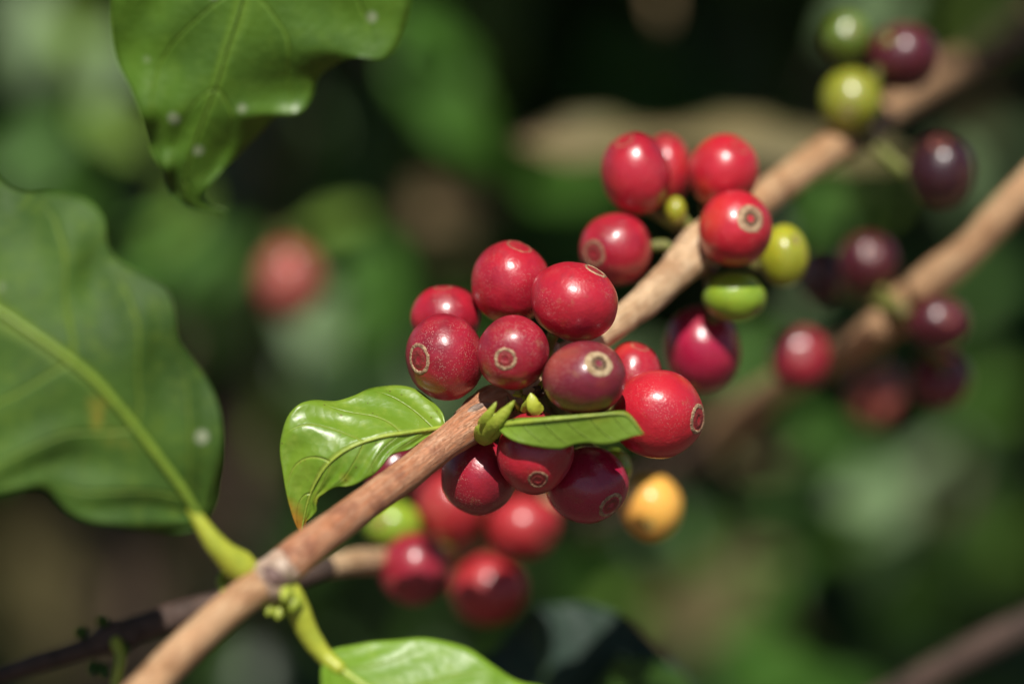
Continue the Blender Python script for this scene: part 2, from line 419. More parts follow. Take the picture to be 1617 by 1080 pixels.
tube('internode', pth([(1375, 196, .09, 24), (1450, 145, .15, 20), (1520, 95, .22, 17), (1640, 10, .32, 14), (1800, -90, .4, 12), (2300, -300, .6, 8)]), M['bark2'], br, 16, 40, .05, 9)
# tip scar ridge of torn bark on the sharp node
tube('bark_ridge', pth([(731, 668, -.004, 5), (742, 652, -.004, 7), (758, 643, -.003, 6), (775, 641, -.001, 4)]), M['barkn'], br, 10, 20, .3, 11)

def pl(lst): return [tuple(P(*q)) for q in lst]
# young leaf in focus
d0 = .002
lf = hero_leaf(br,
    pl([(703, 674, -.004), (650, 682, -.008), (600, 690, -.010), (555, 706, -.011), (520, 731, -.011), (497, 765, -.010), (484, 800, -.009), (475, 845, -.008)]),
    pl([(703, 672, -.004), (699, 652, -.003), (683, 632, -.001), (655, 614, .000), (620, 604, .000), (588, 607, -.001), (560, 622, -.003), (530, 630, -.004), (495, 631, -.006), (468, 640, -.008), (449, 663, -.009), (441, 700, -.009), (445, 740, -.009), (452, 780, -.009), (464, 820, -.0085), (475, 845, -.008)]),
    pl([(703, 676, -.004), (690, 684, -.005), (660, 698, -.008), (625, 714, -.010), (602, 732, -.0115), (585, 748, -.012), (566, 760, -.012), (548, 767, -.0115), (530, 770, -.011), (513, 778, -.010), (501, 785, -.010), (498, 797, -.010), (500, 808, -.0095), (490, 818, -.009), (482, 824, -.0085), (480, 835, -.008), (475, 845, -.008)]),
    M['leafA'], M['midrib'], .00042, 'small glossy young leaf with rusty tip', bull=.00032, nveins=5.5, wav=.0003, cup=-.06, seed=1, nu=70, nv=16)
tube('petiole', [(*P(704, 674, -.0045), PX(5)), (*P(716, 671, -.003), PX(7)), (*P(728, 672, -.001), PX(9))], M['petiole'], lf, 12, 12, .1, 3)
# folded leaf crossing the cluster
lf = hero_leaf(br,
    pl([(786, 672, -.010), (815, 668, -.013), (850, 664, -.0155), (900, 659, -.0165), (945, 655, -.017), (975, 653, -.017), (992, 657, -.017), (1016, 685, -.017)]),
    pl([(786, 669, -.009), (815, 660, -.010), (850, 658, -.011), (900, 654, -.0115), (945, 651, -.012), (972, 648, -.012), (990, 650, -.013), (1004, 664, -.015), (1016, 685, -.017)]),
    pl([(786, 675, -.011), (795, 685, -.013), (815, 697, -.0145), (850, 706, -.0152), (885, 709, -.0152), (905, 703, -.0152), (925, 700, -.0155), (955, 702, -.016), (985, 694, -.0168), (1000, 689, -.017), (1016, 686, -.017)]),
    M['leafB'], M['midrib'], .00060, 'narrow folded young leaf across the cherries', bull=.00002, nveins=9, wav=.0001, seed=2, nu=50, nv=10)
tube('petiole', [(*P(789, 672, -.0105), PX(6)), (*P(776, 674, -.008), PX(9)), (*P(766, 668, -.004), PX(10))], M['petiole'], lf, 12, 12, .1, 4)
# stipules and buds at the sharp node
def spike(name, pts, mat, parent, w, flat=.45, seed=0):
    c = catmull(pts, 14); vs = []; fs = []; seg = 10
    for i, q in enumerate(c):
        u = i/14; p = V(q[:3]); t = (V(c[min(i+1, 14)][:3])-V(c[max(i-1, 0)][:3])).normalized()
        a = t.cross(FW).normalized(); b = t.cross(a)
        r = w*(math.sin(math.pi*min(1, (u*.8+.2)))**.7)*(1-.2*u)+.00005 if u < 1 else .00003
        for j in range(seg):
            an = 2*math.pi*j/seg; vs.append(p + a*math.cos(an)*r*(1+.15*noise.noise(p*900)) + b*math.sin(an)*r*flat)
    for i in range(14):
        for j in range(seg): fs.append((i*seg+j, i*seg+(j+1) % seg, (i+1)*seg+(j+1) % seg, (i+1)*seg+j))
    return mesh_obj(name, vs, fs, mat, parent, None, parent.location)
for pts, w in (([(758, 694, -.005), (768, 682, -.008), (778, 664, -.009), (790, 652, -.009)], 19),
               ([(768, 688, -.009), (782, 668, -.012), (800, 648, -.013), (813, 632, -.0135)], 11),
               ([(764, 684, -.008), (768, 662, -.011), (778, 645, -.012), (784, 634, -.012)], 9),
               ([(760, 680, -.006), (765, 660, -.009), (770, 648, -.009)], 9),
               ([(775, 690, -.008), (790, 676, -.011), (798, 664, -.012)], 9)):
    spike('stipule', [tuple(P(*q)) for q in pts], M['bud'], br, PX(w), .5)
spike('stipule', [tuple(P(*q)) for q in [(852, 652, -.008), (842, 640, -.009), (838, 620, -.009)]], M['petiole'], br, PX(13), .35)
spike('stipule', [tuple(P(*q)) for q in [(826, 650, -.006), (834, 636, -.008), (838, 621, -.0085)]], M['bud'], br, PX(7), .4)
spike('stipule', [tuple(P(*q)) for q in [(716, 690, -.001), (702, 694, -.003), (692, 700, -.004)]], M['bud'], br, PX(7), .6)
spike('dry_bract', [tuple(P(*q)) for q in [(868, 560, .004), (874, 550, .002), (882, 541, .002)]], M['white'], br, PX(15), .5)  # small pale piece between the cherries, not identified

spike('leaf_scar', [tuple(P(*q)) for q in [(432, 885, -.0335), (446, 898, -.0345), (462, 914, -.0335)]], M['white'], br, PX(13), .35)
spike('leaf_scar', [tuple(P(*q)) for q in [(418, 898, -.0345), (434, 912, -.0355), (456, 924, -.034)]], M['purple'], br, PX(12), .35)
random.seed(5)
for k in range(12):
    x, y = random.uniform(800, 868), random.uniform(612, 652)
    spike('dry_bract', [tuple(P(x, y, -.001)), tuple(P(x+random.uniform(-9, 9), y+random.uniform(-12, 6), -.004)), tuple(P(x+random.uniform(-14, 14), y+random.uniform(-20, 4), -.006))], M['barkd' if k % 2 else 'petiole'], br, PX(random.uniform(2.5, 6)), .6)
for k, (x, y, d) in enumerate([(1095, 424, .026), (1122, 430, .026)]):
    spike('dry_bract', [tuple(P(x, y, d)), tuple(P(x+random.uniform(-9, 9), y+random.uniform(-12, 6), d-.003)), tuple(P(x+random.uniform(-14, 14), y+random.uniform(-20, 14), d-.004))], M['barkd'], br, PX(random.uniform(5, 9)), .6)
# big leaf on the left
rows = [((322, 832), (322, 830), (322, 834)), ((305, 800), (338, 795), (303, 838)), ((285, 768), (350, 745), (270, 842)), ((258, 732), (352, 700), (225, 836)),
 ((230, 695), (347, 655), (180, 828)), ((200, 657), (332, 607), (140, 822)), ((175, 628), (306, 566), (112, 812)), ((150, 600), (284, 535), (88, 790)),
 ((120, 575), (277, 497), (70, 772)), ((90, 553), (264, 457), (45, 770)), ((60, 532), (228, 432), (10, 776)), ((30, 512), (186, 410), (-30, 785)),
 ((0, 492), (170, 385), (-80, 795)), ((-40, 470), (165, 347), (-140, 790)), ((-80, 448), (138, 314), (-200, 760)), ((-130, 425), (92, 303), (-260, 720)),
 ((-190, 400), (42, 304), (-320, 660)), ((-260, 370), (0, 280), (-370, 590)), ((-330, 345), (-60, 200), (-410, 500)), ((-400, 322), (-200, 190), (-440, 420)), ((-470, 300), (-470, 299), (-470, 301))]
def rowsplit(rows, zm, z1, z2):
    n = len(rows)-1; a, b, c = [], [], []
    for i, (m, e, f) in enumerate(rows):
        a.append(P(*m, zm(i/n))); b.append(P(*e, z1(i/n))); c.append(P(*f, z2(i/n)))
    return a, b, c
a, b_, c_ = rowsplit(rows, lambda u: -.034-.012*math.sin(3.1*u)+.004*u*u, lambda u: -.034-.007*math.sin(3.1*u)+.0013*math.sin(u*24+1)*(u < .99)+.004*u*u, lambda u: -.034-.014*math.sin(2.6*u)+.008*u*u+.0012*math.sin(u*20))
lf = hero_leaf(br, a, b_, c_, M['leafL'], M['midrib2'], .00085, 'large matt wavy leaf on the left', bull=.0005, nveins=7.5, wav=.0002, seed=4, nu=100, nv=18, thick=.0005, rib_off=.0003)
tube('petiole', [(*P(300, 800, -.0355), PX(8)), (*P(325, 838, -.035), PX(13)), (*P(350, 870, -.034), PX(18)), (*P(378, 893, -.032), PX(24)), (*P(398, 903, -.031), PX(19)), (*P(418, 908, -.030), PX(13))], M['petiole'], lf, 16, 24, .08, 3)
# leaf below the pale joint
lf = hero_leaf(br,
    pl([(512, 1035, -.028), (560, 1072, -.030), (620, 1110, -.032), (720, 1170, -.036), (860, 1230, -.042), (1000, 1260, -.047)]),
    pl([(512, 1033, -.028), (530, 1022, -.0265), (570, 1012, -.0255), (620, 1007, -.0255), (680, 1004, -.0255), (735, 1015, -.026), (775, 1040, -.028), (815, 1066, -.028), (862, 1080, -.031), (920, 1120, -.036), (1000, 1260, -.047)]),
    pl([(512, 1037, -.028), (508, 1065, -.032), (515, 1120, -.038), (560, 1200, -.045), (660, 1280, -.05), (820, 1320, -.052), (1000, 1260, -.047)]),
    M['leafC'], M['midrib'], .0007, 'shiny leaf curving below the pale joint', bull=.00015, nveins=8, wav=.0003, seed=5, nu=60, nv=14, cup=-.08)
tube('petiole', [(*P(540, 1058, -.030), PX(9)), (*P(512, 1035, -.0285), PX(13)), (*P(486, 998, -.029), PX(16)), (*P(470, 960, -.030), PX(17)), (*P(460, 935, -.030), PX(16)), (*P(450, 912, -.030), PX(12))], M['petiole'], lf, 16, 24, .08, 3)
for i, (x, y, d, r) in enumerate([(462, 955, -.033, 15), (440, 968, -.032, 12), (425, 962, -.032, 11), (418, 950, -.032, 10), (356, 935, -.03, 12), (348, 918, -.028, 8), (450, 940, -.035, 11)]):
    spike('flower_bud', [tuple(P(x+4, y-12, d+.002)), tuple(P(x, y, d)), tuple(P(x-3, y+10, d-.001))], M['bud'], br, PX(r), .9)

# ------------------------------------------------------------------ leaf hanging at the top
tw = empty('coffee_branch', P(560, -620, .02), 'big drooping green leaf with curled tip and wavy edges hanging from the top', 'leafy twig')
tube('stem', pth([(900, -700, .03, 26), (560, -640, .02, 26), (100, -600, .01, 22)]), M['bark2'], tw, 16, 30, .06, 12)
rows = [((505, -560), (504, -560), (506, -560)), ((455, -330), (280, -400), (690, -420)), ((415, -120), (185, -180), (672, -180)), ((392, -40), (178, -60), (652, -20)),
 ((375, 25), (176, 30), (640, 45)), ((358, 75), (182, 95), (612, 92)), ((345, 120), (205, 142), (556, 92)), ((331, 158), (222, 182), (506, 120)), ((319, 188), (230, 214), (495, 155)),
 ((309, 215), (236, 238), (470, 180)), ((301, 240), (246, 257), (438, 184)), ((295, 262), (256, 274), (400, 222)), ((291, 283), (265, 291), (362, 260)),
 ((291, 302), (276, 310), (334, 287)), ((299, 318), (295, 326), (314, 310)), ((324, 331), (322, 335), (328, 327)), ((357, 337), (356, 338), (358, 336))]
a, b_, c_ = rowsplit(rows, lambda u: .014+.018*u, lambda u: .020+.014*u+.0018*math.sin(u*26), lambda u: .021+.010*u+.0016*math.sin(u*27+1.2)*math.sin(math.pi*u))
lf = hero_leaf(tw, a, b_, c_, M['leafT'], M['midribT'], .0006, None, bull=.0005, nveins=6.5, wav=.0002, seed=6, nu=100, nv=18, thick=.0005)
tube('petiole', [(*P(503, -550, .022), PX(10)), (*P(520, -590, .022), PX(14)), (*P(560, -640, .021), PX(18))], M['petiole'], lf, 12, 12, .08, 3)

# ------------------------------------------------------------------ other branches
b2 = empty('coffee_branch', P(-60, 1085, .03), 'thin branch, shade put into its dark bark colour, at the lower left running behind the main branch', 'branch')
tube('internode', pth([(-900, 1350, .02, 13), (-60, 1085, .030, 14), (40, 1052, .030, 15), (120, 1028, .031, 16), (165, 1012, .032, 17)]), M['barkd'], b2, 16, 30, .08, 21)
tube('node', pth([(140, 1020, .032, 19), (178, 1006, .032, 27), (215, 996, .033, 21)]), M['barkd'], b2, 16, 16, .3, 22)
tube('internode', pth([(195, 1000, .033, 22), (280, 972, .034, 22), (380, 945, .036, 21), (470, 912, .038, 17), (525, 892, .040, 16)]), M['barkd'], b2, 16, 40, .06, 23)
tube('internode', pth([(515, 895, .044, 17), (560, 886, .050, 20), (610, 884, .060, 19), (700, 872, .078, 19), (800, 830, .095, 18), (880, 790, .11, 17)]), M['bark3'], b2, 16, 40, .06, 24)['label'] = 'stretch with sunlight put into its pale bark'  # pale bark stands for sun on the wood, dark bark elsewhere for shade
tube('leaf_stalk', pth([(182, 1010, .030, 11), (190, 1040, .028, 9), (178, 1100, .026, 8)]), M['petiole'], b2, 10, 16, .1, 25)
for x, y, dx, dy in ((135, 1000, -18, -6), (150, 1045, -6, 22), (165, 985, -8, -14), (160, 1050, 10, 20), (190, 1022, 14, 6)):
    spike('stipule', [tuple(P(x, y, .03)), tuple(P(x+dx, y+dy, .028))], M['bg1'], b2, PX(12), .6)

b3 = empty('coffee_branch', P(1800, 120, .045), 'tan blurred branch entering at the right edge behind the dark cherries', 'branch')
tube('internode', pth([(2900, -900, .03, 30), (2300, -350, .045, 29), (1800, 110, .060, 28), (1617, 302, .064, 28), (1540, 385, .068, 28), (1450, 463, .076, 30)]), M['bark2'], b3, 20, 110, .09, 31)
tube('node', pth([(1470, 448, .075, 30), (1425, 488, .082, 35), (1385, 520, .092, 28)]), M['bark2'], b3, 16, 16, .14, 32)
tube('internode', pth([(1400, 508, .08, 26), (1340, 548, .10, 27), (1260, 592, .13, 25), (1190, 640, .16, 24), (1130, 690, .19, 23)]), M['bark2'], b3, 16, 40, .05, 33)
tube('internode', pth([(1135, 686, .188, 23), (1085, 728, .21, 22), (1020, 770, .24, 20), (930, 830, .28, 18)]), M['barkg'], b3, 16, 30, .05, 34)
b4 = empty('coffee_branch', P(1760, 900, .11), 'thin dark brown branch crossing the bottom right corner', 'branch')
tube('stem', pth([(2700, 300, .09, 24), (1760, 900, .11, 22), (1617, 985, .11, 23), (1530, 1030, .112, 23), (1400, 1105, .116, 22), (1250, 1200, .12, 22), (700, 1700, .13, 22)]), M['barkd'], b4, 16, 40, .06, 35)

# dark leaf below the lower cherries
b5 = empty('coffee_branch', P(700, 1300, .09), 'dark blue-green shaded leaf on a low twig under the hanging red cherries', 'leafy twig')
tube('stem', pth([(500, 1260, .08, 20), (800, 1300, .09, 20), (1100, 1400, .10, 20)]), M['barkg'], b5, 12, 20, .06, 36)
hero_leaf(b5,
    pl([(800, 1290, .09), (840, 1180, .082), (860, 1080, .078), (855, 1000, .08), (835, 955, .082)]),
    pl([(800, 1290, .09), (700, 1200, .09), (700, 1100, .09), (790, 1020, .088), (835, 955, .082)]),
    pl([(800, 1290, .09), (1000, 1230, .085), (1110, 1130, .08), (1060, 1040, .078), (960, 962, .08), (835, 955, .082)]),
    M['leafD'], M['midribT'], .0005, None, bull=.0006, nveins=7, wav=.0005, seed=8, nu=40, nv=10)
hero_leaf(b5,
    pl([(1000, 1330, .09), (1010, 1200, .075), (1000, 1110, .066), (975, 1035, .064)]),
    pl([(1000, 1330, .09), (900, 1240, .08), (910, 1140, .07), (975, 1035, .064)]),
    pl([(1000, 1330, .09), (1120, 1220, .08), (1110, 1110, .068), (1050, 1050, .066), (975, 1035, .064)]),
    M['bg1'], M['midribT'], .0005, 'greyer leaf beside the dark one', bull=.0006, nveins=7, wav=.0005, seed=9, nu=40, nv=10)

# ------------------------------------------------------------------ cherries
CH = []
def cherry(cx, cy, rx, ry, dz, mat, nav, label, group, anchor, ang=0, style='ring', long=1.0, ringmat=None):
    """nav: photo pixel of the navel (near side) or (x, y, 'far')"""
    seed = len(CH)+1
    c = P(cx, cy, dz); ax, ay = PX(rx, dz), PX(ry, dz)
    nx, ny = (nav[0]-cx)/rx, -(nav[1]-cy)/ry
    q = math.hypot(nx, ny)
    if q > .97: nx *= .97/q; ny *= .97/q; q = .97
    nz = math.sqrt(max(0, 1-q*q)) * (-1 if len(nav) > 2 else 1)
    nl = V((nx, ny, nz)).normalized()
    az = (ax+ay)/2*(1.0+.03*math.sin(seed*2.1))
    ca, sa = math.cos(R(ang)), math.sin(R(ang))
    ex = nl.orthogonal().normalized(); ey = nl.cross(ex)
    def tr(u):   # unit sphere (camera axes) -> world offset
        x, y = u.x*ax, u.y*ay
        return camdir(x*ca-y*sa, x*sa+y*ca, u.z*az)
    if ang:
        nn = V((nl.x*ca+nl.y*sa, -nl.x*sa+nl.y*ca, nl.z)); nl = nn; ex = nl.orthogonal().normalized(); ey = nl.cross(ex)
    def prof(th):
        r = 1.0
        if th < .42: r -= .045*(1-th/.42)**1.2
        if th > 2.7: r -= .06*((th-2.7)/.44)
        return r
    def pt(th, ph, extra=0.0):
        u = nl*math.cos(th) + (ex*math.cos(ph)+ey*math.sin(ph))*math.sin(th)
        r = prof(th) + extra
        r *= 1 + .034*noise.noise(u*1.3+V((seed*3.7, 0, 0))) + .009*noise.noise(u*3.6+V((0, seed, 0)))
        r *= 1 + .008*math.cos(2*ph)*math.sin(th) - .07*max(0, u.dot(dent)-.55)
        return tr(u*r)
    dent = V((math.sin(seed*7.1), math.cos(seed*5.3), .8*math.sin(seed*3.3))).normalized()
    t = empty('coffee_cherry', c, label, 'coffee cherry', group)
    NT, NPH = 40, 56
    vs = [pt(0, 0)]; fs = []
    for i in range(1, NT):
        for j in range(NPH): vs.append(pt(math.pi*i/NT, 2*math.pi*j/NPH))
    vs.append(pt(math.pi, 0)); L = len(vs)-1
    for j in range(NPH): fs.append((0, 1+j, 1+(j+1) % NPH)); fs.append((L, L-NPH+(j+1) % NPH, L-NPH+j))
    for i in range(NT-2):
        for j in range(NPH):
            a = 1+i*NPH; fs.append((a+j, a+NPH+j, a+NPH+(j+1) % NPH, a+(j+1) % NPH))
    mesh_obj('skin', vs, fs, mat, t)
    # corky ring round the navel, ragged
    s = (1.0 if style != 'small' else .75)*(1+.16*math.sin(seed*1.9))
    def band(name, t0, t1, prof2, mat_, n=6, jag=.02, close=False, m=72):
        v2 = []; f2 = []
        for i in range(n+1):
            for j in range(m):
                ph = 2*math.pi*j/m
                k = i/n
                rr = math.cos(ph)*1.4; rs = math.sin(ph)*1.4
                jj = jag*.6*noise.noise(V((rr*.5, rs*.5, seed*5+k*.7))) + jag*.45*noise.noise(V((rr*3, rs*3, seed+k))) + jag*.4*noise.noise(V((rr*8, rs*8, seed+k*3)))
                th = (t0+(t1-t0)*k)+ (jj if k > .3 or not close else jj*k)
                v2.append(pt(max(.0, th)*s, ph, prof2(k) + .004*noise.noise(V((rr*3, rs*3, k*4+seed)))*(0 < k < 1)))
        for i in range(n):
            for j in range(m): f2.append((i*m+j, (i+1)*m+j, (i+1)*m+(j+1) % m, i*m+(j+1) % m))
        return mesh_obj(name, v2, f2, mat_, t)
    rm = ringmat or M['ring' if seed % 3 else 'ring2']
    if style == 'disc':
        band('navel_ring', .20, .42, lambda k: -.004+.02*math.sin(math.pi*k)**.6, rm, 8, .035)
        band('navel', .001, .27, lambda k: .008-.045*math.exp(-(k*3.5)**2), M['pit'], 8, .02, True)
    elif style == 'faint':
        band('navel_ring', .235, .31, lambda k: -.006+.012*math.sin(math.pi*k)**.6, M['faint'], 6, .05)
        band('navel', .001, .25, lambda k: -.010+.012*math.sin(math.pi*min(1, k*1.1))-.03*math.exp(-(k*4)**2), mat, 8, .015, True)
    elif style == 'dot':
        band('navel', .001, .24, lambda k: .012*(1-k**3)-.02*math.exp(-(k*4)**2)-.004, M['gpit'], 8, .02, True)
    else:
        band('navel_ring', .225, .325, lambda k: -.006+.022*math.sin(math.pi*k)**.6, rm, 8, .045)
        band('navel', .001, .25, lambda k: -.004+.018*math.sin(math.pi*min(1, k*1.15))**1.2-.03*math.exp(-(k*4)**2), M['ringred'], 8, .015, True)
        band('navel_tip', .001, .085, lambda k: .010*(1-k*k)-.014, M['pit'], 3, .03, True, 14)
    # stalk back to the branch
    if anchor is not None:
        st = pt(math.pi, 0)*.96
        tgt = anchor-c
        mid = st*1.12*.5 + (st.lerp(tgt, .5))*.5
        r = .0011
        v, f, u = tube_data([(*st, r*1.2), (*mid, r), (*tgt, r*1.2)], 10, 12, .1, seed)
        mesh_obj('stalk', v, f, M['stalk'], t, u)
    CH.append((c, (ax+ay)/2, label))
    return t

A1 = P(845, 610, .008)
G1 = 'ripe cherries of the sharp cluster in the middle'
cherry(807, 447, 63, 67, .009, M['red'], (822, 386), 'bright red cherry at the top left of the sharp cluster, pale scar on its crown', G1, A1, style='faint')
cherry(907, 477, 71, 63, -.003, M['red'], (944, 425), 'large smooth red cherry at top right of the sharp cluster, scar on its upper right', G1, A1, -18)
cherry(704, 500, 56, 50, .013, M['red'], (700, 452), 'red cherry half hidden at the upper left behind the dusky ring-eyed cherry', G1, A1, style='faint')
cherry(703, 564, 62, 70, .001, M['deep'], (661, 568), 'deep red speckled cherry at far left of the sharp cluster, tan ring facing left', G1, A1, 12)
cherry(810, 557, 58, 59, -.007, M['deep'], (797, 567), 'small round red cherry in the cluster centre, tan ringed eye facing the viewer', G1, A1)
cherry(923, 597, 67, 60, -.011, M['dusky'], (945, 573), 'dusky purple cherry in the centre with a broad solid tan navel', G1, A1, -4, 'disc', 1, M['ring3'])
cherry(1038, 654, 74, 71, .000, M['bright'], (1103, 662), 'largest bright red cherry on the right of the sharp cluster, seen side on', G1, A1, 4)
cherry(1000, 596, 46, 55, .0125, M['red'], (1010, 545), 'red cherry mostly hidden between the dusky purple and the largest bright red cherries', G1, A1, style='faint')
cherry(845, 714, 61, 66, -.005, M['red'], (849, 756), 'red cherry directly under the folded green leaf, ringed navel pointing down', G1, A1)
cherry(757, 752, 60, 63, .004, M['deep'], (735, 812), 'dark red cherry under the branch with a sharp patch of sun on it', G1, A1, style='faint')
cherry(927, 765, 66, 61, .003, M['crimson'], (966, 797), 'dark crimson cherry at the bottom of the sharp cluster, scar at lower right', G1, A1)
cherry(622, 742, 50, 46, .022, M['maroon'], (600, 770), 'dark shaded cherry behind the branch and the rusty-tipped young leaf', G1, A1, style='faint')
cherry(968, 738, 30, 30, .014, M['green'], (985, 750, 1), 'tiny green cherry peeping out behind the lower right of the sharp cluster', 'unripe green cherries', A1, style='small')

A2 = P(720, 868, .082)
G2 = 'blurred cherries hanging below the sharp cluster'
cherry(655, 898, 56, 57, .058, M['deep'], (625, 930), 'dark red blurred cherry hanging lowest on the left below the branch', G2, A2, style='faint')
cherry(771, 930, 61, 57, .080, M['orange'], (800, 960), 'orange-red blurred cherry lowest of those hanging below the sharp cluster', G2, A2, style='faint')
cherry(826, 832, 59, 52, .078, M['orange'], (860, 850), 'brick red blurred cherry directly under the ringed cherry at the cluster bottom', G2, A2, style='faint')
cherry(712, 800, 56, 58, .076, M['orange'], (690, 790), 'brick red blurred cherry behind the sun-patched dark red cherry', G2, A2, style='faint')
cherry(620, 828, 46, 38, .070, M['green'], (600, 820), 'bright green blurred cherry just under the orange-brown branch', 'unripe green cherries', A2, style='small')
cherry(1029, 800, 49, 54, .053, M['yellow'], (1022, 828), 'yellow-orange blurred cherry alone below the largest bright red cherry', None, P(1000, 790, .14), style='dot')

A3 = P(1115, 388, .031)
G3 = 'red cherries at the middle joint of the branch'
cherry(1003, 274, 55, 66, .026, M['red'], (985, 220), 'tall oval red cherry at upper left of the middle joint, scar on top', G3, A3, 12, style='faint')
cherry(1052, 268, 40, 57, .040, M['red'], (1050, 215), 'red cherry squeezed behind the tall oval one at the middle joint', G3, A3, style='faint')
cherry(1142, 272, 56, 60, .032, M['bright'], (1168, 232), 'bright red cherry at upper right of the middle joint, tan ring at top', G3, A3, -14, style='faint')
cherry(1161, 362, 59, 61, .020, M['bright'], (1182, 347), 'bright red cherry with a pale tan navel facing the viewer at the middle joint', G3, A3, 0, 'disc', 1, M['ring'])
cherry(972, 394, 58, 58, .024, M['red'], (934, 402), 'round red cherry left of the pale branch, ringed navel facing left', G3, A3)
cherry(1238, 404, 39, 50, .034, M['ygreen'], (1254, 378), 'yellow-green unripe cherry right of the middle joint', 'unripe green cherries', A3, 0, 'dot')
cherry(1160, 469, 50, 40, .026, M['green'], (1194, 492), 'bright green unripe cherry lying sideways under the middle joint', 'unripe green cherries', A3, 0, 'dot')
cherry(1108, 551, 61, 69, .036, M['crimson'], (1090, 600, 1), 'purplish red blurred cherry to the right of the sharp cluster with a large highlight', G3, A3, 14, style='faint')
cherry(1067, 332, 17, 22, .026, M['ygreen'], (1066, 320), 'tiny undeveloped green fruit between the red cherries at the middle joint', 'unripe green cherries', A3, 0, 'dot')

A4 = P(1355, 208, .077)
G4 = 'cherries at the top right joint'
cherry(1336, 60, 41, 41, .078, M['shade_green'], (1340, 50), 'round dim green cherry with shade in its colour, topmost at the upper right joint', 'unripe green cherries', A4, 0, 'dot')
cherry(1425, 90, 58, 54, .078, M['dmaroon'], (1450, 120, 1), 'dark red cherry beside the dim green one at top right', G4, A4, style='faint')  # the darker maroon also carries shade in its colour here
cherry(1344, 160, 49, 52, .072, M['shade_ygreen'], (1335, 178), 'yellow-green cherry with shade in its colour, under the dim green one at top right', 'unripe green cherries', A4, 0, 'dot')
cherry(1485, 271, 54, 59, .068, M['black'], (1478, 225), 'nearly black overripe cherry hanging alone below the top right joint', G4, A4, style='faint')
A5 = P(1425, 490, .072)
G5 = 'dark cherries on the right-hand branch'
cherry(1371, 415, 48, 50, .084, M['dmaroon'], (1372, 400), 'dark maroon cherry above the pale joint of the right-hand branch', G5, A5, style='faint')
cherry(1298, 437, 40, 48, .100, M['black'], (1290, 420), 'blackish cherry in shade left of the maroon one above the right-hand joint', G5, A5, style='faint')
cherry(1481, 510, 50, 44, .074, M['dmaroon'], (1490, 500), 'maroon cherry with a soft highlight just right of the right-hand joint', G5, A5, style='faint')
cherry(1484, 600, 50, 45, .098, M['maroon'], (1480, 620, 1), 'dark red cherry lowest on the right below the maroon one', G5, A5, style='faint')
cherry(1380, 622, 44, 54, .145, M['brown'], (1385, 640), 'brownish pink blurred cherry hanging left of the dark red one', G5, A5, style='faint')
cherry(1262, 566, 48, 52, .088, M['deep'], (1262, 556), 'round red blurred cherry on the lower end of the right-hand branch', G5, P(1290, 575, .092), style='faint')
BB = P(457, 445, .20)
cherry(457, 445, 52, 62, .20, M['brown'], (450, 430), 'brick-orange out of focus cherry far behind on the left', None, P(440, 360, .22), style='faint')

# ------------------------------------------------------------------ background shrubs
def lm(kind, k):
    return generic_leaf_mesh('leaf', (.10, .085, .11)[k], (.042, .036, .050)[k], M[kind], (.25, .1, .45)[k], (.12, .2, .16)[k], k*2.1)
LM = {kd: [lm(kd, k) for k in range(3)] for kd in ('bg1', 'bg2', 'bg3', 'bg4', 'dry', 'olive', 'pale')}
